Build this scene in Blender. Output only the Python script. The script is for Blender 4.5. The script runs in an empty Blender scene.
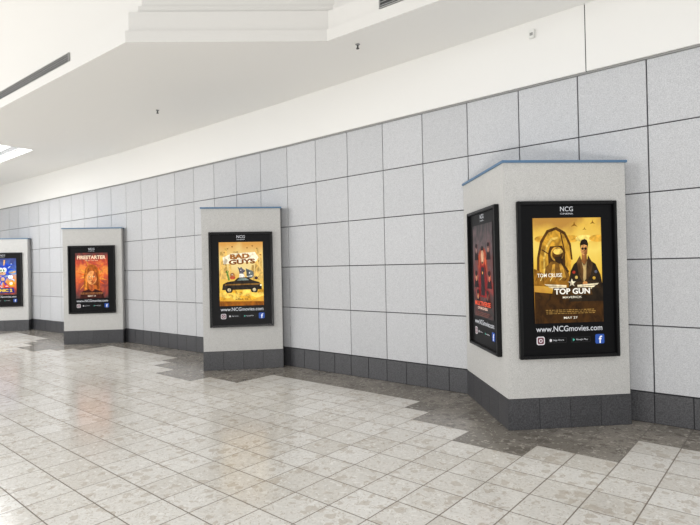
import bpy, bmesh, math, random
from mathutils import Vector, Matrix
random.seed(7)
sc=bpy.context.scene
try:
    sc.view_settings.view_transform='Standard'
    sc.view_settings.look='None'
except Exception: pass

def lin(c):
    return tuple(((v/255)/12.92 if v/255<=0.04045 else ((v/255+0.055)/1.055)**2.4) for v in c)
def c4(c): 
    l=lin(c); return (l[0],l[1],l[2],1)

# ------------------------------------------------------------ materials
def newmat(n):
    m=bpy.data.materials.new(n); m.use_nodes=True
    return m,m.node_tree.nodes,m.node_tree.links,m.node_tree.nodes['Principled BSDF']
def simple(n,c,rough=.6,metal=0,emit=0,spec=.5):
    m,N,L,b=newmat(n)
    b.inputs['Base Color'].default_value=c4(c); b.inputs['Roughness'].default_value=rough
    b.inputs['Metallic'].default_value=metal
    b.inputs['Specular IOR Level'].default_value=spec
    if emit:
        b.inputs['Emission Color'].default_value=c4(c); b.inputs['Emission Strength'].default_value=emit
    return m
def mth(N,L,op,a,b=None,c=None):
    n=N.new('ShaderNodeMath'); n.operation=op
    for i,v in enumerate((a,b,c)):
        if v is None: continue
        if isinstance(v,(int,float)): n.inputs[i].default_value=v
        else: L.new(v,n.inputs[i])
    return n.outputs[0]
def mix(N,L,f,a,b,mode='MIX'):
    n=N.new('ShaderNodeMix'); n.data_type='RGBA'; n.blend_type=mode
    for i,v in ((0,f),(6,a),(7,b)):
        if isinstance(v,(int,float)): n.inputs[i].default_value=v
        elif isinstance(v,tuple): n.inputs[i].default_value=v
        else: L.new(v,n.inputs[i])
    return n.outputs[2]
def ramp(N,L,f,stops,interp='LINEAR'):
    n=N.new('ShaderNodeValToRGB'); n.color_ramp.interpolation=interp
    e=n.color_ramp.elements
    while len(e)<len(stops): e.new(.5)
    for i,(p,c) in enumerate(stops):
        e[i].position=p; e[i].color=c
    L.new(f,n.inputs[0]); return n.outputs[0]

def speckle_mat(name,ca,cb,cellu=None,var=.05,scale=130,rough=.55):
    """speckled laminate panel"""
    m,N,L,b=newmat(name)
    tc=N.new('ShaderNodeTexCoord')
    n1=N.new('ShaderNodeTexNoise'); n1.inputs['Scale'].default_value=scale; n1.inputs['Detail'].default_value=2
    L.new(tc.outputs['Object'],n1.inputs['Vector'])
    col=ramp(N,L,n1.outputs['Fac'],[(.36,c4(ca)),(.62,c4(cb))])
    n2=N.new('ShaderNodeTexNoise'); n2.inputs['Scale'].default_value=22; n2.inputs['Detail'].default_value=5
    L.new(tc.outputs['Object'],n2.inputs['Vector'])
    g=ramp(N,L,n2.outputs['Fac'],[(.3,(.95,.95,.95,1)),(.7,(1,1,1,1))])
    col=mix(N,L,1.0,col,g,'MULTIPLY')
    if cellu:
        uv=N.new('ShaderNodeUVMap')
        fl=N.new('ShaderNodeVectorMath'); fl.operation='FLOOR'; L.new(uv.outputs[0],fl.inputs[0])
        wn=N.new('ShaderNodeTexWhiteNoise'); wn.noise_dimensions='2D'; L.new(fl.outputs[0],wn.inputs['Vector'])
        v=ramp(N,L,wn.outputs['Value'],[(0,(1-var,1-var,1-var,1)),(1,(1,1,1,1))])
        col=mix(N,L,1.0,col,v,'MULTIPLY')
    L.new(col,b.inputs['Base Color']); b.inputs['Roughness'].default_value=rough
    bp=N.new('ShaderNodeBump'); bp.inputs['Strength'].default_value=.03; bp.inputs['Distance'].default_value=.002
    L.new(n1.outputs['Fac'],bp.inputs['Height']); L.new(bp.outputs[0],b.inputs['Normal'])
    return m

def floor_mat(name,base1,base2,chipA,chipB,grout,rough=.13):
    m,N,L,b=newmat(name)
    uv=N.new('ShaderNodeUVMap')
    sep=N.new('ShaderNodeSeparateXYZ'); L.new(uv.outputs[0],sep.inputs[0])
    def edge(o):
        f=mth(N,L,'FRACT',o); g=mth(N,L,'SUBTRACT',1,f); return mth(N,L,'MINIMUM',f,g)
    e=mth(N,L,'MINIMUM',edge(sep.outputs[0]),edge(sep.outputs[1]))
    gr=mth(N,L,'LESS_THAN',e,.013)
    fl=N.new('ShaderNodeVectorMath'); fl.operation='FLOOR'; L.new(uv.outputs[0],fl.inputs[0])
    wn=N.new('ShaderNodeTexWhiteNoise'); wn.noise_dimensions='2D'; L.new(fl.outputs[0],wn.inputs['Vector'])
    # per tile shifted coordinates for aggregate
    ad=N.new('ShaderNodeVectorMath'); ad.operation='MULTIPLY_ADD'
    L.new(wn.outputs['Color'],ad.inputs[0]); ad.inputs[1].default_value=(7,7,7); L.new(uv.outputs[0],ad.inputs[2])
    base=mix(N,L,wn.outputs['Value'],c4(base1),c4(base2))
    dn=N.new('ShaderNodeTexNoise'); dn.inputs['Scale'].default_value=5; L.new(ad.outputs[0],dn.inputs['Vector'])
    d2=N.new('ShaderNodeVectorMath'); d2.operation='MULTIPLY_ADD'; L.new(dn.outputs['Color'],d2.inputs[0]); d2.inputs[1].default_value=(.35,.35,0); L.new(ad.outputs[0],d2.inputs[2])
    for sc_,thr,cc,amt in ((3.2,.30,chipA,.5),(7.5,.28,chipB,.6),(18,.26,chipA,.55)):
        vo=N.new('ShaderNodeTexVoronoi'); vo.voronoi_dimensions='2D'; vo.inputs['Scale'].default_value=sc_
        L.new(d2.outputs[0],vo.inputs['Vector'])
        s2=N.new('ShaderNodeSeparateXYZ'); L.new(vo.outputs['Color'],s2.inputs[0])
        lim=mth(N,L,'MULTIPLY',s2.outputs[0],thr*1.6)
        k=mth(N,L,'LESS_THAN',vo.outputs['Distance'],lim)
        pick=mth(N,L,'GREATER_THAN',s2.outputs[1],.45)
        k=mth(N,L,'MULTIPLY',mth(N,L,'MULTIPLY',k,pick),amt)
        base=mix(N,L,k,base,c4(cc))
    nz=N.new('ShaderNodeTexNoise'); nz.inputs['Scale'].default_value=14; nz.inputs['Detail'].default_value=6; L.new(ad.outputs[0],nz.inputs['Vector'])
    g=ramp(N,L,nz.outputs['Fac'],[(.3,(.86,.86,.86,1)),(.7,(1.0,1.0,1.0,1))])
    base=mix(N,L,1.0,base,g,'MULTIPLY')
    col=mix(N,L,gr,base,c4(grout))
    L.new(col,b.inputs['Base Color'])
    r=mth(N,L,'MULTIPLY_ADD',gr,.5,rough)
    r=mth(N,L,'MULTIPLY_ADD',nz.outputs['Fac'],.1,r)
    L.new(r,b.inputs['Roughness'])
    b.inputs['IOR'].default_value=1.55
    bp=N.new('ShaderNodeBump'); bp.invert=True; bp.inputs['Strength'].default_value=.35; bp.inputs['Distance'].default_value=.003
    L.new(gr,bp.inputs['Height']); L.new(bp.outputs[0],b.inputs['Normal'])
    return m

M_panel=speckle_mat('wall_laminate',(181,182,185),(205,206,208),True,.08)
M_kpanel=speckle_mat('kiosk_laminate',(184,183,180),(207,206,203),None,scale=150)
M_joint=simple('joint_dark',(48,48,52),.9)
M_base=speckle_mat('base_tile',(54,54,57),(80,80,83),True,.12,scale=90,rough=.45)
M_basej=simple('base_joint',(38,38,40),.9)
M_cap=simple('blue_cap',(84,118,150),.5)
M_white=simple('painted_plaster',(230,229,226),.7)
M_upper=simple('coffer_plaster',(214,212,208),.75)
M_ceil=simple('ceiling_paint',(240,239,236),.8)
M_black=simple('frame_black',(9,9,10),.35,spec=.25)
M_blackin=simple('mat_board_black',(6,6,8),.45,spec=.15)
M_vent=simple('vent_dark',(60,60,60),.6)
M_slat=simple('vent_slat',(150,150,148),.5)
M_metal=simple('sprinkler_metal',(150,150,150),.35,.8)
M_plastic=simple('white_plastic',(225,225,222),.5)
M_glass=simple('skylight_glass',(250,252,255),.4,emit=9)
M_fl=floor_mat('terrazzo_cream',(222,217,208),(238,235,229),(192,179,162),(246,244,239),(130,120,109))
M_fd=floor_mat('terrazzo_brown',(132,126,117),(160,153,143),(98,91,83),(198,192,181),(106,99,92))

# ------------------------------------------------------------ helpers
def mkobj(name,bm,mats,parent=None,smooth=False):
    me=bpy.data.meshes.new(name); bm.normal_update(); bm.to_mesh(me); bm.free()
    for m in mats: me.materials.append(m)
    o=bpy.data.objects.new(name,me); sc.collection.objects.link(o)
    if parent: o.parent=parent
    if smooth:
        for p in me.polygons: p.use_smooth=True
    return o
def empty(name,loc=(0,0,0),rz=0):
    o=bpy.data.objects.new(name,None); o.empty_display_size=.2
    o.location=loc; o.rotation_euler=(0,0,rz); sc.collection.objects.link(o); return o
def box(bm,x0,x1,y0,y1,z0,z1,mi=0):
    vs=[bm.verts.new((x,y,z)) for x in (x0,x1) for y in (y0,y1) for z in (z0,z1)]
    fs=[]
    for f in ((0,1,3,2),(4,6,7,5),(0,4,5,1),(2,3,7,6),(0,2,6,4),(1,5,7,3)):
        F=bm.faces.new([vs[i] for i in f]); F.material_index=mi; fs.append(F)
    return vs,fs
def prism(bm,pts,z0,z1,mi=0):
    a=[bm.verts.new((p[0],p[1],z0)) for p in pts]; b=[bm.verts.new((p[0],p[1],z1)) for p in pts]
    n=len(pts)
    fs=[bm.faces.new(a[::-1]),bm.faces.new(b)]
    for i in range(n):
        fs.append(bm.faces.new((a[i],a[(i+1)%n],b[(i+1)%n],b[i])))
    for f in fs: f.material_index=mi
    bmesh.ops.recalc_face_normals(bm,faces=fs)

# ------------------------------------------------------------ plan geometry (metres)
TW=.607; BASEH=.278; TOP=3.33; CEIL=4.0; RH=(TOP-BASEH)/5
B=Vector((-.945,8.0)); t0=Vector((.757,-.653)).normalized(); n0=Vector((t0.y,-t0.x)).normalized()
if n0.y>0: n0=-n0
WL=[B+t0*9.4,B,Vector((-4.65,11.03)),Vector((-8.2,13.75)),Vector((-9.7,14.85))]
d_=(WL[-1]-WL[-2]).normalized(); WL.append(WL[-1]+d_*9)
PHASE=.035
def P(s):
    """point on the wall by arc length (0 at B, positive to the right) and normal into the hall"""
    if s>=0: return B+t0*s,n0
    r=-s
    for i in range(1,len(WL)-1):
        seg=WL[i+1]-WL[i]; l=seg.length
        if r<=l or i==len(WL)-2:
            d=seg/l; n=Vector((-d.y,d.x)); 
            if n.y>0: n=-n
            return WL[i]+d*r,n
        r-=l
def hit(o,d):
    best=None
    for i in range(len(WL)-1):
        a,b=WL[i],WL[i+1]; e=b-a
        den=d.x*e.y-d.y*e.x
        if abs(den)<1e-9: continue
        w=a-o
        t=(w.x*e.y-w.y*e.x)/den; u=(w.x*d.y-w.y*d.x)/den
        if t>0 and -.001<=u<=1.001 and (best is None or t<best): best=t
    return o+d*best

# kiosks: nose, right corner
KN=[(Vector((1.385,4.68)),Vector((2.53,4.79))),
    (Vector((-2.18,7.73)),Vector((-1.03,7.87))),
    (Vector((-5.93,10.84)),Vector((-4.76,10.96))),
    (Vector((-9.57,13.54)),Vector((-8.42,13.72)))]

# ------------------------------------------------------------ floor
def sn(p):
    r=p-B; return r.dot(t0),r.dot(n0)
def nwall(s):
    pts=sorted([sn(p) for p in WL])
    for (a,na),(b,nb) in zip(pts,pts[1:]):
        if a<=s<=b: return na+(nb-na)*(s-a)/(b-a)
    return pts[0][1] if s<pts[0][0] else pts[-1][1]
FT=.305
bm=bmesh.new(); uvl=bm.loops.layers.uv.new('UVMap')
i0,i1,j0,j1=-66,31,-2,44
V={}
for i in range(i0,i1+1):
    for j in range(j0,j1+1):
        p=B+t0*(i*FT)+n0*(j*FT); V[i,j]=bm.verts.new((p.x,p.y,0))
ks=[sn(k[0])[0] for k in KN]
for i in range(i0,i1):
    for j in range(j0,j1):
        s=(i+.5)*FT; n=(j+.5)*FT
        if (j+1)*FT < nwall(s)-.3: continue
        f=bm.faces.new((V[i,j],V[i,j+1],V[i+1,j+1],V[i+1,j]))
        for l,(a,b) in zip(f.loops,((i,j),(i,j+1),(i+1,j+1),(i+1,j))): l[uvl].uv=(a,b)
        r=n-nwall(s); dark=r<.61+.02
        for k in ks:
            if r<1.24 and abs(s-k)<.95 : dark=True
            if r<1.24-.31 and abs(s-k+.15)<1.1: dark=True
            if r<1.55 and abs(s-k)<.34: dark=True
        f.material_index=1 if dark else 0
for f in bm.faces:
    f.normal_update()
bmesh.ops.recalc_face_normals(bm,faces=bm.faces)
if next(iter(bm.faces)).normal.z<0: bmesh.ops.reverse_faces(bm,faces=bm.faces)
mkobj('floor',bm,[M_fl,M_fd])

# ------------------------------------------------------------ tiled wall (real panels on dark backing)
def strip(bm,s0,s1,z0,z1,off,gap=.0,depth=.0,uvl=None,uvc=(0,0),mi=0,bev=0):
    a,na=P(s0+gap); b,nb=P(s1-gap)
    d=(b-a).normalized(); n=Vector((d.y,-d.x)); 
    if n.y>0:n=-n
    A=a+n*off; Bq=b+n*off
    if depth:
        A0=a+n*(off-depth); B0=b+n*(off-depth)
        e=min(.003,gap+.0001)
        A1=A+d*e; B1=Bq-d*e
        v=[bm.verts.new(x) for x in ((A1.x,A1.y,z0+gap+e),(B1.x,B1.y,z0+gap+e),(B1.x,B1.y,z1-gap-e),(A1.x,A1.y,z1-gap-e))]
        w=[bm.verts.new(x) for x in ((A0.x,A0.y,z0+gap),(B0.x,B0.y,z0+gap),(B0.x,B0.y,z1-gap),(A0.x,A0.y,z1-gap))]
        fs=[bm.faces.new(v)]
        for i in range(4): fs.append(bm.faces.new((v[i],w[i],w[(i+1)%4],v[(i+1)%4])))
    else:
        v=[bm.verts.new(x) for x in ((A.x,A.y,z0+gap),(Bq.x,Bq.y,z0+gap),(Bq.x,Bq.y,z1-gap),(A.x,A.y,z1-gap))]
        fs=[bm.faces.new(v)]
    for f in fs:
        f.material_index=mi
        if uvl:
            for l in f.loops: l[uvl].uv=(uvc[0]+.5,uvc[1]+.5)
bm=bmesh.new(); uvl=bm.loops.layers.uv.new('UVMap')
SL,SR=-33,15
for i in range(SL,SR):
    strip(bm,i*TW+PHASE,(i+1)*TW+PHASE,0,TOP,0,mi=1)
    for r in range(5):
        strip(bm,i*TW+PHASE,(i+1)*TW+PHASE,BASEH+r*RH,BASEH+(r+1)*RH,.012,gap=.0038,depth=.011,uvl=uvl,uvc=(i,r))
mkobj('wall_back',bm,[M_panel,M_joint])
bm=bmesh.new(); uvl=bm.loops.layers.uv.new('UVMap')
for i in range(SL*2,SR*2):
    strip(bm,i*TW/2+PHASE,(i+1)*TW/2+PHASE,0.0,BASEH-.001,.022,gap=.0022,depth=.02,uvl=uvl,uvc=(i,0))
    strip(bm,i*TW/2+PHASE,(i+1)*TW/2+PHASE,0,BASEH-.004,.0175,mi=1)
mkobj('baseboard_back',bm,[M_base,M_basej])
# bulkhead
bm=bmesh.new()
SEAM=4.38
def band(bm,s0,s1,z0,z1,off,mi=0,step=TW):
    s=s0
    while s<s1-1e-6:
        e=min(s1,s+step); 
        strip(bm,s,e,z0,z1,off,mi=mi); 
        a,n=P(s); b,_=P(e)
        d=(b-a).normalized(); n=Vector((d.y,-d.x)); n=-n if n.y>0 else n
        q=[a,b,b+n*off,a+n*off]
        bm.faces.new([bm.verts.new((x.x,x.y,z0)) for x in q]).material_index=mi
        s=e
band(bm,SL*TW,SEAM-.004,TOP+.012,CEIL+.02,.05)
band(bm,SEAM+.004,SR*TW,TOP+.012,CEIL+1.5,.05)
band(bm,SL*TW,SR*TW,TOP+.012,CEIL+.02,.03,mi=1,step=TW)
mkobj('wall_bulkhead',bm,[M_white,M_joint])
bm=bmesh.new()
band(bm,SL*TW,SR*TW,TOP-.004,TOP+.010,.03)
mkobj('trim_1',bm,[M_slat])

# ------------------------------------------------------------ ceiling soffit with coffer edge
EDGE=[Vector((6.6,.61)),Vector((.91,4.97)),Vector((-.2,5.82)),Vector((-2.41,5.74)),Vector((-5.2,7.9)),Vector((-14.0,14.7))]
HOLE=[Vector((-6.42,10.7)),Vector((-6.95,9.95)),Vector((-9.6,12.0)),Vector((-9.0,12.75))]
def offs(poly,d,closed=False):
    out=[];n=len(poly)
    for i in range(n):
        ds=[]
        if i>0 or closed: ds.append((poly[i]-poly[i-1]).normalized())
        if i<n-1 or closed: ds.append((poly[(i+1)%n]-poly[i]).normalized())
        ns=[Vector((q.y,-q.x)) for q in ds]
        m=sum(ns,Vector((0,0))).normalized(); k=m.dot(ns[0])
        out.append(poly[i]+m*(d/k))
    return out
bm=bmesh.new()
outer=[P(s*TW)[0]+P(s*TW)[1]*.0 for s in range(SR,SL-1,-1)]
loop=outer+EDGE[::-1]
def addloop(bm,pts,z):
    vs=[bm.verts.new((p.x,p.y,z)) for p in pts]
    return [bm.edges.new((vs[i],vs[(i+1)%len(vs)])) for i in range(len(vs))]
es=addloop(bm,loop,CEIL)+addloop(bm,HOLE,CEIL)
bmesh.ops.triangle_fill(bm,edges=es,use_beauty=True)
bmesh.ops.recalc_face_normals(bm,faces=bm.faces)
mkobj('ceiling',bm,[M_ceil])
def fascia(name,poly,sgn,closed,prof):
    bm=bmesh.new(); rows=[]
    for o,z in prof:
        pp=offs(poly,o*sgn,closed); rows.append([bm.verts.new((p.x,p.y,z)) for p in pp])
    n=len(poly)
    for a,b in zip(rows,rows[1:]):
        for i in range(n if closed else n-1):
            bm.faces.new((a[i],a[(i+1)%n],b[(i+1)%n],b[i]))
    bmesh.ops.recalc_face_normals(bm,faces=bm.faces)
    return mkobj(name,bm,[M_upper])
PROF=[(0,CEIL),(0,CEIL+.13),(.05,CEIL+.13),(.05,CEIL+.36),(.2,CEIL+.36),(.2,CEIL+.5),(.26,CEIL+.5),(.26,CEIL+2.3)]
fascia('trim_2',EDGE,1,False,PROF)
hs=-1 if (HOLE[1]-HOLE[0]).cross(HOLE[2]-HOLE[1])<0 else 1
fascia('trim_3',HOLE,hs,True,[(0,CEIL),(0,CEIL+.13),(.04,CEIL+.13),(.04,CEIL+.44)])
# skylight glazing over the small coffer
bm=bmesh.new(); prism(bm,offs(HOLE,.04*hs,True),CEIL+.44,CEIL+.46); mkobj('window_1',bm,[M_glass])
# unseen roof ring, added to shade the upper coffer walls
bm=bmesh.new()
a=offs(EDGE,.3); b=offs(EDGE,-2.6)
for z in (CEIL+2.3,):
    va=[bm.verts.new((p.x,p.y,z)) for p in a]; vb=[bm.verts.new((p.x,p.y,z)) for p in b]
    for i in range(len(a)-1): bm.faces.new((va[i],va[i+1],vb[i+1],vb[i]))
mkobj('roof_shade_ring',bm,[M_ceil])
# vents
def vent(a,b,z0,z1):
    d=(b-a); l=d.length; ang=math.atan2(d.y,d.x)
    e=empty('air_vent_grille',(a.x,a.y,0),ang)
    bm=bmesh.new(); box(bm,0,l,-.004,.006,z0,z1); mkobj('backing',bm,[M_vent],e)
    bm=bmesh.new()
    for k in range(4):
        z=z0+(k+.5)*(z1-z0)/4; box(bm,0,l,.006,.016,z-.003,z+.003)
    box(bm,0,l,.004,.02,z0-.012,z0); box(bm,0,l,.004,.02,z1,z1+.012)
    box(bm,-.012,0,.004,.02,z0-.012,z1+.012); box(bm,l,l+.012,.004,.02,z0-.012,z1+.012)
    mkobj('slats',bm,[M_slat],e)
def lerp(a,b,t): return a+(b-a)*t
E5=offs(EDGE,.05)
vent(lerp(E5[3],E5[4],.40),lerp(E5[3],E5[4],1.25),CEIL+.155,CEIL+.265)
vent(lerp(E5[2],E5[1],.85),lerp(E5[2],E5[1],.5),CEIL+.17,CEIL+.31)
H5=HOLE
vent(lerp(H5[0],H5[3],.12),lerp(H5[0],H5[3],.8),CEIL+.14,CEIL+.24)

# sprinklers and sensor
def sprinkler(x,y):
    e=empty('fire_sprinkler',(x,y,CEIL-.001)); e.scale=(.7,.7,.8)
    bm=bmesh.new()
    bmesh.ops.create_cone(bm,cap_ends=True,segments=20,radius1=.03,radius2=.04,depth=.012,matrix=Matrix.Translation((0,0,-.006)))
    mkobj('escutcheon',bm,[M_metal],e)
    bm=bmesh.new()
    bmesh.ops.create_cone(bm,cap_ends=True,segments=12,radius1=.01,radius2=.013,depth=.04,matrix=Matrix.Translation((0,0,-.03)))
    bmesh.ops.create_cone(bm,cap_ends=True,segments=16,radius1=.026,radius2=.026,depth=.004,matrix=Matrix.Translation((0,0,-.062)))
    box(bm,-.016,-.012,-.003,.003,-.062,-.035); box(bm,.012,.016,-.003,.003,-.062,-.035)
    mkobj('head',bm,[M_vent],e)
sprinkler(.14,5.92); sprinkler(-2.96,8.2)
p,n=P(3.86)
e=empty('wall_sensor',(p.x+n.x*.05,p.y+n.y*.05,3.86),math.atan2(t0.y,t0.x))
bm=bmesh.new(); vs,fs=box(bm,-.03,.03,-.028,0,-.045,.045)
bmesh.ops.bevel(bm,geom=bm.edges[:],offset=.006,segments=2,affect='EDGES')
mkobj('housing',bm,[M_plastic],e)
bm=bmesh.new(); box(bm,-.016,.016,-.031,-.027,-.02,.01); mkobj('lens',bm,[M_slat],e)

# ------------------------------------------------------------ kiosks
KH=2.385
def kiosk(N,R):
    f=(R-N).normalized(); back=Vector((-f.y,f.x))
    if N.x>0: back=(Vector((1.315,6.07))-N).normalized()
    Lw=hit(N,back)-back*.026; Rw=hit(R,back)-back*.026
    e=empty('poster_kiosk',(N.x,N.y,0),0)
    rel=[Vector((0,0)),R-N,Rw-N,Lw-N]
    bm=bmesh.new(); prism(bm,rel,BASEH,KH)
    bmesh.ops.bevel(bm,geom=[x for x in bm.edges if abs(x.verts[0].co.z-x.verts[1].co.z)>1],offset=.006,segments=2,affect='EDGES')
    mkobj('body',bm,[M_kpanel],e)
    bm=bmesh.new(); prism(bm,rel,0.0,BASEH-.002,0); mkobj('base_core',bm,[M_basej],e)
    bm=bmesh.new(); uvl=bm.loops.layers.uv.new('UVMap')
    def tiles(a,b,n,out):
        d=(b-a)/n; du=d.normalized()
        for i in range(n):
            p0=a+d*i+du*.002; p1=a+d*(i+1)-du*.002
            q=[p0,p1,p1+out*.006,p0+out*.006]
            prism(bm,q,.002,BASEH-.004)
    tiles(rel[0]-f*.006,rel[1],4,-back); tiles(rel[3],rel[0],5 if rel[3].length>1 else 4,-f)
    tiles(rel[1],rel[2],1,f)
    for i,fc in enumerate(bm.faces):
        for l in fc.loops: l[uvl].uv=((i//6)+.5,.5)
    mkobj('base_tiles',bm,[M_base],e)
    o=[rel[0]-f*.014-back*.014,rel[1]+f*.014-back*.014,rel[2]+f*.014,rel[3]-f*.014]
    bm=bmesh.new(); prism(bm,o,KH,KH+.022); mkobj('cap',bm,[M_cap],e)
    return f,back,Lw

# ---- text
def text(parent,s,x,z,w=None,h=.03,mat=None,y=-.03,shear=0,bold=0,name=None,rot=0):
    cu=bpy.data.curves.new('t','FONT'); cu.body=s; cu.align_x='CENTER'; cu.align_y='CENTER'
    cu.size=1; cu.shear=shear; cu.offset=bold; cu.resolution_u=3
    o=bpy.data.objects.new('t',cu); sc.collection.objects.link(o)
    dg=bpy.context.evaluated_depsgraph_get(); me=bpy.data.meshes.new_from_object(o.evaluated_get(dg))
    bpy.data.objects.remove(o)
    xs=[v.co.x for v in me.vertices]; ys=[v.co.y for v in me.vertices]
    W=max(xs)-min(xs); H=max(ys)-min(ys); cx=(max(xs)+min(xs))/2; cy=(max(ys)+min(ys))/2
    sz=h/H; sx=(w/W) if w else sz
    cr,sr=math.cos(rot),math.sin(rot)
    for v in me.vertices:
        a=(v.co.x-cx)*sx; b=(v.co.y-cy)*sz
        v.co=Vector((x+a*cr-b*sr,y,z+a*sr+b*cr))
    me.materials.clear(); me.materials.append(mat)
    ob=bpy.data.objects.new(name or 'lettering',me); sc.collection.objects.link(ob); ob.parent=parent
    return ob
_em={}
def em(c,st=.9,tex=False):
    k=(c,st,tex)
    if k not in _em:
        m,N,L,b=newmat('print_ink')
        b.inputs['Base Color'].default_value=tuple(v*.2 for v in lin(c))+(1,)
        b.inputs['Emission Color'].default_value=c4(c); b.inputs['Emission Strength'].default_value=st
        if tex:   # painterly tonal variation inside each printed shape
            uv=N.new('ShaderNodeUVMap')
            nz=N.new('ShaderNodeTexNoise'); nz.inputs['Scale'].default_value=11; nz.inputs['Detail'].default_value=7; nz.inputs['Distortion'].default_value=.8
            L.new(uv.outputs[0],nz.inputs['Vector'])
            g=ramp(N,L,nz.outputs['Fac'],[(.34,(.42,.38,.36,1)),(.5,(.95,.95,.95,1)),(.66,(1.45,1.4,1.3,1))])
            col=mix(N,L,1.0,c4(c),g,'MULTIPLY'); L.new(col,b.inputs['Emission Color'])
        b.inputs['Roughness'].default_value=.5; b.inputs['Specular IOR Level'].default_value=.15
        _em[k]=m
    return _em[k]
def bgmat(name,stops,scale,dist,axis_mix,seed=0,st=.95):
    """poster background print: vertical gradient warped with noise"""
    m,N,L,b=newmat(name)
    uv=N.new('ShaderNodeUVMap'); sp=N.new('ShaderNodeSeparateXYZ'); L.new(uv.outputs[0],sp.inputs[0])
    nz=N.new('ShaderNodeTexNoise'); nz.noise_dimensions='4D'; nz.inputs['Scale'].default_value=scale; nz.inputs['Detail'].default_value=6
    nz.inputs['Distortion'].default_value=dist; nz.inputs['W'].default_value=seed
    L.new(uv.outputs[0],nz.inputs['Vector'])
    f=mth(N,L,'MULTIPLY_ADD',mth(N,L,'SUBTRACT',nz.outputs['Fac'],.5),axis_mix,sp.outputs[1])
    col=ramp(N,L,f,[(p,c4(c)) for p,c in stops])
    L.new(col,b.inputs['Emission Color']); b.inputs['Emission Strength'].default_value=st
    b.inputs['Base Color'].default_value=(.04,.04,.04,1); b.inputs['Roughness'].default_value=.5; b.inputs['Specular IOR Level'].default_value=.15
    return m

PW,PH,PZ0=.64,.94,.945
FW,FZ0,FZ1=.93,.63,2.035
class Art:
    def __init__(s,parent,bg):
        s.e=parent; s.bm=bmesh.new(); s.uv=s.bm.loops.layers.uv.new('UVMap'); s.mats=[bg]; s.k=0
        s.poly([(0,0),(1,0),(1,1),(0,1)],None)
    def poly(s,pts,c,st=.9):
        if c is None: mi=0
        else:
            m=em(c,st,True)
            if m not in s.mats: s.mats.append(m)
            mi=s.mats.index(m)
        y=-.022-s.k*.00025; s.k+=1
        vs=[s.bm.verts.new(((p[0]-.5)*PW,y,PZ0+p[1]*PH)) for p in pts]
        f=s.bm.faces.new(vs); f.material_index=mi
        f.normal_update()
        for l,p in zip(f.loops,pts): l[s.uv].uv=p
    def ell(s,cx,cy,rx,ry,c,a0=0,a1=360,st=.9):
        n=28; pts=[]
        for i in range(n):
            a=math.radians(a0+(a1-a0)*i/(n if a1-a0>=360 else n-1))
            pts.append((min(1,max(0,cx+rx*math.cos(a))),min(1,max(0,cy+ry*math.sin(a)*PW/PH))))
        s.poly(pts,c,st)
    def line(s,a,b,w,c,st=.9):
        dx=(b[0]-a[0])*PW; dy=(b[1]-a[1])*PH; l=math.hypot(dx,dy) or 1
        nx=-dy/l*w/2/PW; ny=dx/l*w/2/PH
        s.poly([(a[0]-nx,a[1]-ny),(b[0]-nx,b[1]-ny),(b[0]+nx,b[1]+ny),(a[0]+nx,a[1]+ny)],c,st)
    def arc(s,cx,cy,rx,ry,a0,a1,w,c,n=16):
        p=[(cx+rx*math.cos(math.radians(a0+(a1-a0)*i/n)),cy+ry*math.sin(math.radians(a0+(a1-a0)*i/n))) for i in range(n+1)]
        o=[(cx+(rx+w)*math.cos(math.radians(a0+(a1-a0)*i/n)),cy+(ry+w)*math.sin(math.radians(a0+(a1-a0)*i/n))) for i in range(n+1)]
        s.poly(p+o[::-1],c)
    def txt(s,t,x,z,w,h,c,bold=.02,shear=0,rot=0):
        y=-.0225-s.k*.00025; s.k+=1
        text(s.e,t,(x-.5)*PW,PZ0+z*PH,w*PW,h*PH,em(c),y,shear,bold,'print_lettering',rot)
    def credits(s,z0,c):
        for r in range(3):
            x=.15
            while x<.84:
                w=random.uniform(.02,.07); s.poly([(x,z0-r*.016),(x+w,z0-r*.016),(x+w,z0-r*.016+.007),(x,z0-r*.016+.007)],c,.5); x+=w+.012
    def done(s): mkobj('poster_print',s.bm,s.mats,s.e)

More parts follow.
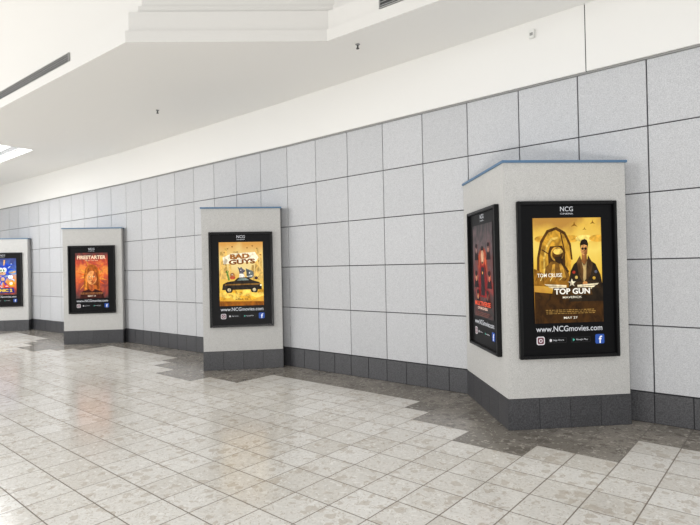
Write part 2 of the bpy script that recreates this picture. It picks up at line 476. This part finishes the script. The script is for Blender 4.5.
def lightbox(origin,ang,width=FW):
    e=empty('movie_poster_lightbox',(origin.x,origin.y,0),ang)
    hw=width/2
    bm=bmesh.new(); box(bm,-hw+.02,hw-.02,-.018,0.0,FZ0+.02,FZ1-.02); mkobj('backing_panel',bm,[M_blackin],e)
    bm=bmesh.new()
    t=.030
    box(bm,-hw,-hw+t,-.045,0,FZ0,FZ1); box(bm,hw-t,hw,-.045,0,FZ0,FZ1)
    box(bm,-hw+t,hw-t,-.045,0,FZ0,FZ0+t); box(bm,-hw+t,hw-t,-.045,0,FZ1-t,FZ1)
    bmesh.ops.bevel(bm,geom=bm.edges[:],offset=.005,segments=2,affect='EDGES')
    mkobj('frame',bm,[M_black],e)
    W=em((222,224,228),.8)
    text(e,'NCG',0,1.965,.12,.042,W,-.021,0,0,'header_lettering')
    text(e,'CINEMA',0,1.922,.12,.014,W,-.021,0,0,'header_lettering')
    text(e,'www.NCGmovies.com',0,.893,.62,.05,W,-.021,0,.004,'url_lettering')
    bm=bmesh.new()
    def rr(cx,cz,w,h,y,mi,r=.006):
        pts=[]
        for (sx,sz,a0) in ((1,1,0),(-1,1,90),(-1,-1,180),(1,-1,270)):
            for k in range(4):
                a=math.radians(a0+30*k); pts.append((cx+sx*(w/2-r)+r*math.cos(a),y,cz+sz*(h/2-r)+r*math.sin(a)))
        bm.faces.new([bm.verts.new(p) for p in pts][::-1]).material_index=mi
    z=.79
    rr(-.27,z,.075,.075,-.0205,0,.016); rr(-.27,z,.058,.058,-.0210,1,.012); rr(-.27,z,.034,.034,-.0215,0,.0169); rr(-.27,z,.02,.02,-.022,1,.0099)
    rr(.285,z,.085,.085,-.0205,2,.012)
    rr(-.115,z,.17,.046,-.0205,3); rr(-.115,z,.166,.042,-.0209,4)
    rr(.105,z,.18,.046,-.0205,3); rr(.105,z,.176,.042,-.0209,4)
    rr(-.177,z,.022,.026,-.0213,0,.010)
    bm.faces.new([bm.verts.new(q) for q in ((.03,-.0213,z-.013),(.052,-.0213,z),(.03,-.0213,z+.013))]).material_index=5
    mkobj('app_badges',bm,[em((225,220,222),.8),em((120,70,80),.6),em((50,85,165),.85),em((70,70,70),.6),em((10,10,12),.5),em((90,190,170),.8)],e)
    text(e,'App Store',-.105,z,.1,.018,W,-.0216,0,0,'badge_lettering')
    text(e,'Google Play',.115,z,.11,.018,W,-.0216,0,0,'badge_lettering')
    text(e,'f',.29,z-.005,.032,.066,em((240,240,245)),-.0216,0,.02,'badge_lettering')
    return e

def art_pilot(e):
    a=Art(e,bgmat('print_gold',[(0,(50,28,6)),(.14,(104,64,12)),(.3,(200,138,22)),(.5,(242,194,48)),(.7,(253,220,96)),(.88,(240,192,62)),(1,(190,134,30))],2.2,.8,.55,1))
    G=(138,92,22); G2=(88,56,14); HL=(253,230,140)
    for k in range(5): a.ell(.15+.2*k,.80+.05*((k*3)%3),.13,.05,(250,222,120) if k%2 else (222,168,60))
    a.poly([(.04,.36),(.05,.60),(.10,.76),(.20,.87),(.34,.90),(.46,.85),(.53,.74),(.55,.60),(.53,.42)],(206,154,50))
    a.poly([(.04,.40),(.05,.62),(.10,.78),(.20,.885),(.34,.915),(.47,.865),(.55,.75),(.57,.60),(.545,.60),(.525,.73),(.45,.84),(.33,.885),(.22,.86),(.13,.76),(.085,.62),(.08,.40)],G2)
    a.poly([(.14,.44),(.14,.62),(.18,.73),(.26,.81),(.36,.82),(.355,.80),(.27,.785),(.20,.72),(.165,.61),(.165,.44)],(240,200,96))
    a.line((.40,.86),(.46,.66),.012,G2); a.line((.12,.70),(.26,.64),.010,G2)
    a.poly([(.22,.42),(.21,.66),(.24,.73),(.42,.735),(.46,.66),(.46,.42)],(70,44,12))
    a.poly([(.14,.40),(.17,.53),(.25,.585),(.40,.585),(.49,.52),(.53,.40)],(122,84,28))
    a.poly([(.23,.40),(.27,.555),(.31,.565),(.30,.40)],(196,146,56)); a.poly([(.41,.40),(.37,.555),(.41,.565),(.48,.40)],(196,146,56))
    a.ell(.34,.655,.092,.105,(206,156,60)); a.ell(.35,.655,.080,.085,G2); a.ell(.355,.68,.068,.042,(236,196,96)); a.poly([(.31,.632),(.40,.632),(.42,.59),(.37,.562),(.31,.588)],(50,32,12))
    a.line((.39,.59),(.50,.48),.022,(60,40,14))
    a.poly([(0,.36),(0,.52),(.07,.50),(.16,.46),(.30,.435),(.54,.43),(.54,.33)],(150,102,28))
    for k in range(7): a.line((.02+.07*k,.40+.004*(k%3)),(.06+.07*k,.465-.006*k),.006,HL if k%2 else G2)
    for (x,y,s) in ((.60,.93,.05),(.75,.89,.03),(.87,.95,.04)):
        a.poly([(x-s,y-s*.35),(x,y-s*.1),(x+s,y-s*.35),(x+s*.2,y+s*.15),(x,y+s*.7),(x-s*.2,y+s*.15)],(120,80,20))
    a.poly([(0,0),(1,0),(1,.20),(.7,.25),(.4,.27),(0,.30)],(62,38,10))
    J=(40,30,18)
    a.poly([(.50,.20),(.50,.38),(.53,.49),(.58,.555),(.66,.60),(.80,.60),(.90,.555),(.97,.45),(1,.34),(1,.20)],J)
    a.poly([(.675,.60),(.73,.54),(.79,.60),(.765,.42),(.72,.38)],(176,150,100))
    a.poly([(.62,.58),(.675,.64),(.72,.50),(.705,.38),(.65,.45)],(92,64,32)); a.poly([(.79,.64),(.86,.56),(.825,.45),(.755,.38),(.762,.52)],(74,52,26))
    a.poly([(.692,.58),(.70,.66),(.77,.66),(.775,.59),(.735,.55)],(160,104,54))
    a.ell(.735,.695,.052,.082,(212,152,92)); a.poly([(.735,.622),(.78,.655),(.787,.70),(.77,.735),(.745,.71)],(166,108,58))
    a.poly([(.682,.70),(.674,.75),(.70,.785),(.745,.795),(.782,.782),(.797,.745),(.79,.70),(.78,.732),(.74,.742),(.692,.735)],(34,22,12))
    a.ell(.712,.702,.019,.017,(20,14,10)); a.ell(.755,.702,.019,.017,(20,14,10)); a.line((.70,.71),(.767,.71),.004,(20,14,10))
    a.line((.72,.658),(.752,.658),.004,(110,60,40)); a.line((.735,.692),(.738,.677),.006,(160,104,56))
    for (x,y,c) in ((.575,.48,(170,50,30)),(.61,.43,(200,170,90)),(.90,.48,(80,84,100)),(.87,.42,(190,150,56))):
        a.ell(x,y,.022,.022,c)
    a.line((.53,.35),(.72,.365),.055,(66,48,26)); a.line((.97,.35),(.76,.375),.055,(52,38,22)); a.ell(.735,.372,.036,.028,(196,136,78))
    a.txt('TOM CRUISE',.22,.455,.36,.036,(250,246,230),.01)
    for sgn in (-1,1):
        for k in range(3):
            a.poly([(.54+sgn*.08,.358-k*.016),(.54+sgn*(.40-.05*k),.372-k*.022),(.54+sgn*(.37-.05*k),.356-k*.022),(.54+sgn*.08,.344-k*.016)],(240,226,190))
    st=[]
    for k in range(10):
        r=.06 if k%2==0 else .025; an=math.radians(90+36*k); st.append((.54+r*math.cos(an),.378+r*math.sin(an)*PW/PH))
    a.poly(st,(244,234,204))
    a.poly([(.24,.262),(.84,.262),(.81,.335),(.27,.335)],(70,46,16))
    a.txt('TOP GUN',.54,.300,.52,.056,(250,246,234),.03)
    a.txt('MAVERICK',.54,.243,.28,.020,(240,232,210),.01)
    a.credits(.12,(190,150,80)); a.txt('MAY 27',.5,.05,.20,.022,(240,232,214),.01)
    a.done()
def art_car(e):
    a=Art(e,bgmat('print_cream',[(0,(196,120,16)),(.12,(240,176,30)),(.28,(250,206,70)),(.45,(240,190,84)),(.62,(250,222,146)),(.8,(246,212,130)),(1,(226,160,64))],3,.8,.35,4))
    for (x,h,w) in ((.06,.86,.07),(.15,.92,.05),(.24,.66,.05),(.76,.64,.05),(.86,.9,.07),(.95,.84,.045)):
        a.poly([(x-w*.8,.42),(x+w*.8,.42),(x+w*.6,h),(x-w*.5,h-.01)],(232,190,104))
    for (x,y) in ((.18,.90),(.28,.93),(.62,.91),(.74,.94),(.84,.90),(.10,.84),(.92,.80),(.88,.70),(.08,.66)): a.poly([(x,y),(x+.04,y+.01),(x+.025,y-.02)],(150,96,40))
    a.txt('THE',.38,.84,.12,.024,(110,60,24),.02,rot=.08)
    a.poly([(.10,.655),(.84,.69),(.90,.755),(.82,.84),(.28,.82),(.08,.76)],(253,242,212))
    a.txt('BAD',.47,.775,.44,.08,(160,96,22),.05,rot=.04)
    a.txt('GUYS',.52,.69,.60,.08,(128,70,16),.05,rot=.04)
    for i in range(9):
        x=.05+.115*i; a.ell(x,.14+.035*(i%3),.11,.08,(252,214,100) if i%2 else (240,178,52))
    D=(44,36,28)
    a.poly([(.47,.42),(.45,.54),(.42,.61),(.47,.585),(.50,.61),(.53,.58),(.60,.545),(.55,.52),(.55,.42)],(96,92,100)); a.ell(.49,.556,.012,.014,(250,250,250)); a.poly([(.52,.545),(.60,.545),(.56,.53)],(60,56,62)); a.poly([(.44,.42),(.46,.50),(.56,.50),(.58,.42)],(236,232,220))
    a.ell(.70,.49,.085,.095,(96,104,104)); a.poly([(.62,.50),(.60,.585),(.72,.55)],(96,104,104)); a.ell(.685,.51,.014,.014,(250,250,250)); a.line((.63,.455),(.75,.465),.012,(240,240,236))
    a.ell(.30,.47,.06,.07,(176,122,66)); a.ell(.30,.44,.065,.04,(180,80,50)); a.ell(.29,.49,.012,.012,(250,250,250))
    a.line((.22,.40),(.18,.52),.026,(110,140,62)); a.ell(.18,.535,.036,.03,(110,140,62)); a.ell(.19,.54,.01,.01,(250,240,120))
    a.ell(.84,.43,.036,.036,(60,36,40)); 
    for k in (-1,1):
        for q in range(3): a.line((.84,.43),(.84+k*.07,.46-.03*q),.005,(60,36,40))
    a.poly([(.06,.25),(.08,.34),(.18,.375),(.34,.39),(.42,.44),(.64,.445),(.74,.40),(.90,.365),(.96,.32),(.96,.25)],D)
    a.poly([(.12,.32),(.92,.325),(.92,.345),(.14,.342)],(140,100,44))
    a.poly([(.40,.392),(.45,.43),(.60,.432),(.68,.398)],(130,146,140))
    a.ell(.22,.25,.08,.08,(22,18,16)); a.ell(.22,.25,.04,.04,(200,186,150)); a.ell(.79,.245,.08,.08,(22,18,16)); a.ell(.79,.245,.04,.04,(200,186,150))
    a.ell(.94,.315,.02,.02,(255,250,220))
    for i in range(6): a.ell(.05+.18*i,.175,.10,.045,(250,206,92))
    a.poly([(0,0),(1,0),(1,.06),(0,.075)],(150,86,14))
    a.txt('APRIL 22',.5,.10,.3,.026,(110,50,16),.02)
    a.done()
def art_fire(e):
    a=Art(e,bgmat('print_fire',[(0,(30,8,6)),(.2,(140,30,12)),(.42,(228,88,18)),(.62,(250,146,40)),(.78,(206,60,18)),(1,(84,16,12))],4,1.6,.7,9))
    for i in range(18):
        an=math.radians(i*20+5); r=.40+.09*((i*7)%3)
        a.poly([(.5+.2*math.cos(an-.12),.48+.2*math.sin(an-.12)*.7),(min(1,max(0,.5+r*math.cos(an+.05))),.48+r*.7*math.sin(an+.05)),(.5+.2*math.cos(an+.12),.48+.2*math.sin(an+.12)*.7)],(252,176,60) if i%2 else (232,96,24))
    a.poly([(.12,.0),(.18,.14),(.34,.22),(.66,.22),(.82,.14),(.88,.0)],(60,22,16))
    a.poly([(.25,.16),(.26,.5),(.31,.66),(.42,.74),(.58,.74),(.69,.66),(.74,.5),(.75,.16),(.6,.2),(.4,.2)],(176,92,30))
    for k in range(5): a.line((.29+.012*k,.20),(.33+.02*k,.62+.02*k),.008,(226,140,50)); a.line((.71-.012*k,.20),(.67-.02*k,.62+.02*k),.008,(130,60,20))
    a.poly([(.43,.18),(.43,.32),(.57,.32),(.57,.18),(.5,.15)],(184,92,46))
    a.ell(.5,.45,.155,.225,(240,160,92)); a.poly([(.5,.30),(.60,.36),(.65,.46),(.64,.56),(.56,.58),(.54,.46)],(208,112,58))
    a.poly([(.34,.46),(.35,.62),(.43,.69),(.57,.69),(.65,.62),(.66,.46),(.61,.575),(.5,.62),(.39,.575)],(176,92,30))
    for x in (.44,.56):
        a.ell(x,.475,.03,.015,(255,240,190)); a.ell(x,.475,.014,.014,(70,24,10)); a.line((x-.036,.505),(x+.036,.507),.006,(120,56,24))
    a.poly([(.493,.46),(.507,.46),(.522,.405),(.478,.405)],(212,120,66)); a.ell(.5,.365,.038,.011,(160,54,36))
    a.txt('FIRESTARTER',.5,.90,.88,.08,(255,232,200),.025)
    a.txt('TRUST THE FIRE',.5,.83,.4,.018,(250,220,180),.01)
    a.credits(.12,(230,150,90)); a.txt('MAY 13',.5,.05,.24,.028,(250,230,210),.02)
    a.done()
def art_hedge(e):
    a=Art(e,bgmat('print_blue',[(0,(110,24,18)),(.2,(220,70,30)),(.38,(246,160,60)),(.55,(120,170,224)),(.75,(40,90,190)),(1,(24,48,130))],4,1.2,.9,15))
    Bl=(30,74,200)
    for i in range(10):
        an=math.radians(36*i+10); a.poly([(.5,.56),(.5+.7*math.cos(an-.05)*.7,.56+.5*math.sin(an-.05)*.8),(.5+.7*math.cos(an+.06)*.7,.56+.5*math.sin(an+.06)*.8)],(200,220,244) if i%2 else (250,190,90))
    for (x0,y0,x1,y1) in ((.62,.78,.94,.84),(.64,.70,.97,.68),(.62,.62,.90,.52),(.34,.76,.10,.82)):
        a.poly([(x0-.06,y0+.05),(x1,y1),(x0-.04,y0-.06)],Bl)
    a.ell(.5,.66,.22,.22,Bl); a.poly([(.33,.76),(.30,.90),(.44,.80)],Bl); a.poly([(.56,.80),(.69,.90),(.67,.74)],Bl)
    a.ell(.42,.68,.09,.10,(250,250,252)); a.ell(.56,.68,.09,.10,(250,250,252)); a.ell(.44,.67,.028,.045,(30,130,50)); a.ell(.54,.67,.028,.045,(30,130,50))
    a.ell(.49,.585,.13,.07,(232,188,140)); a.ell(.49,.62,.028,.023,(20,18,20)); a.line((.43,.575),(.56,.58),.01,(120,40,30))
    a.ell(.5,.43,.12,.12,Bl); a.ell(.5,.43,.075,.08,(232,188,140))
    a.line((.28,.46),(.42,.45),.03,Bl); a.line((.72,.48),(.58,.45),.03,Bl); a.ell(.22,.47,.09,.08,(252,252,252)); a.ell(.79,.49,.09,.08,(252,252,252))
    a.line((.46,.36),(.40,.27),.03,Bl); a.line((.54,.36),(.62,.27),.03,Bl)
    a.ell(.17,.33,.11,.15,(206,40,34)); a.ell(.15,.35,.05,.05,(250,240,230)); a.ell(.83,.30,.12,.12,(244,170,44)); a.ell(.81,.31,.06,.06,(252,240,214))
    a.ell(.37,.235,.10,.06,(216,34,28)); a.ell(.65,.235,.10,.06,(216,34,28)); a.line((.32,.235),(.44,.235),.014,(250,250,250)); a.line((.60,.235),(.72,.235),.014,(250,250,250))
    a.poly([(.06,.05),(.94,.05),(.90,.185),(.10,.185)],(22,40,130)); a.txt('SONIC 2',.5,.118,.70,.085,(252,216,60),.04)
    a.done()
def art_dark(e):
    a=Art(e,bgmat('print_dark_red',[(0,(14,7,8)),(.2,(66,14,14)),(.4,(140,34,26)),(.55,(90,30,28)),(.75,(92,70,72)),(1,(30,24,28))],5,1.5,.9,22))
    a.ell(.5,.58,.24,.26,(150,60,38)); a.ell(.5,.60,.17,.19,(184,84,52))
    a.poly([(.22,.22),(.34,.50),(.46,.56),(.56,.56),(.68,.50),(.80,.22)],(130,18,20)); a.poly([(.40,.24),(.42,.54),(.58,.54),(.60,.24)],(40,26,32))
    a.poly([(.34,.50),(.40,.62),(.46,.56)],(150,22,22)); a.poly([(.66,.50),(.60,.62),(.54,.56)],(150,22,22))
    a.ell(.5,.65,.075,.11,(206,158,124)); a.poly([(.42,.68),(.425,.75),(.5,.775),(.575,.75),(.58,.68),(.56,.72),(.44,.72)],(34,26,26))
    a.poly([(.46,.60),(.54,.60),(.52,.575),(.48,.575)],(50,34,30)); a.ell(.5,.48,.022,.022,(220,160,80))
    for (x,y,r,c) in ((.17,.44,.09,(180,120,92)),(.84,.44,.09,(190,104,80)),(.2,.74,.08,(140,112,108)),(.82,.74,.08,(150,104,90)),(.26,.24,.08,(170,112,80)),(.76,.24,.08,(110,70,60))):
        a.poly([(max(0,x-r*1.3),y-.12),(max(0,x-r*.9),y-.04),(x,y-.02),(min(1,x+r*.9),y-.04),(min(1,x+r*1.3),y-.12)],(34,18,22)); a.ell(x,y,r*.6,r*.85,c); a.ell(x,y+.035,r*.68,r*.45,(34,22,24)); a.line((x-.03,y+.005),(x+.03,y+.005),.006,(40,26,24))
    a.txt('MULTIVERSE',.5,.15,.8,.05,(236,90,60),.03); a.txt('OF MADNESS',.5,.10,.5,.028,(240,200,180),.02)
    a.credits(.05,(150,90,80))
    a.done()

arts=[art_pilot,art_car,art_fire,art_hedge]
for (N,R),art in zip(KN,arts):
    f,back,Lw=kiosk(N,R)
    mid=(N+R)/2-back*.001
    e=lightbox(mid+f*(-.005 if N.x>0 else -.01),math.atan2(f.y,f.x)); art(e)
    if N.x>0:
        d=(N-Lw).normalized(); m=N-d*.60
        n=Vector((d.y,-d.x)) 
        e=lightbox(m+n*.001,math.atan2(d.y,d.x)); art_dark(e)

# ------------------------------------------------------------ light
w=bpy.data.worlds.new('daylight'); sc.world=w; w.use_nodes=True
bg=w.node_tree.nodes['Background']; bg.inputs[0].default_value=(.975,.985,.99,1); bg.inputs[1].default_value=.93
def area(name,loc,target,sx,sy,p,col=(1,1,1)):
    l=bpy.data.lights.new(name,'AREA'); l.shape='RECTANGLE'; l.size=sx; l.size_y=sy; l.energy=p; l.color=col
    o=bpy.data.objects.new(name,l); o.location=loc; sc.collection.objects.link(o)
    o.rotation_euler=(Vector(target)-Vector(loc)).to_track_quat('-Z','Y').to_euler(); return o
area('atrium_daylight',(-13,3,3.5),(-2,6,1),9,5,620,(1,.99,.97))
area('floor_bounce_fill',(-.8,-1.2,.25),(-.2,6,3.2),.7,.5,120,(1,.98,.95))  # unseen low lamp added in place of sunlight bounced up off the floor

# ------------------------------------------------------------ camera
cam=bpy.data.cameras.new('camera'); co=bpy.data.objects.new('camera',cam); sc.collection.objects.link(co)
cam.sensor_width=36; cam.lens=27.0; cam.clip_start=.05
M=Matrix.Rotation(math.radians(90.38),4,'X')@Matrix.Rotation(math.radians(-1.25),4,'Z')
co.matrix_world=Matrix.Translation((0,0,1.495))@M
sc.camera=co
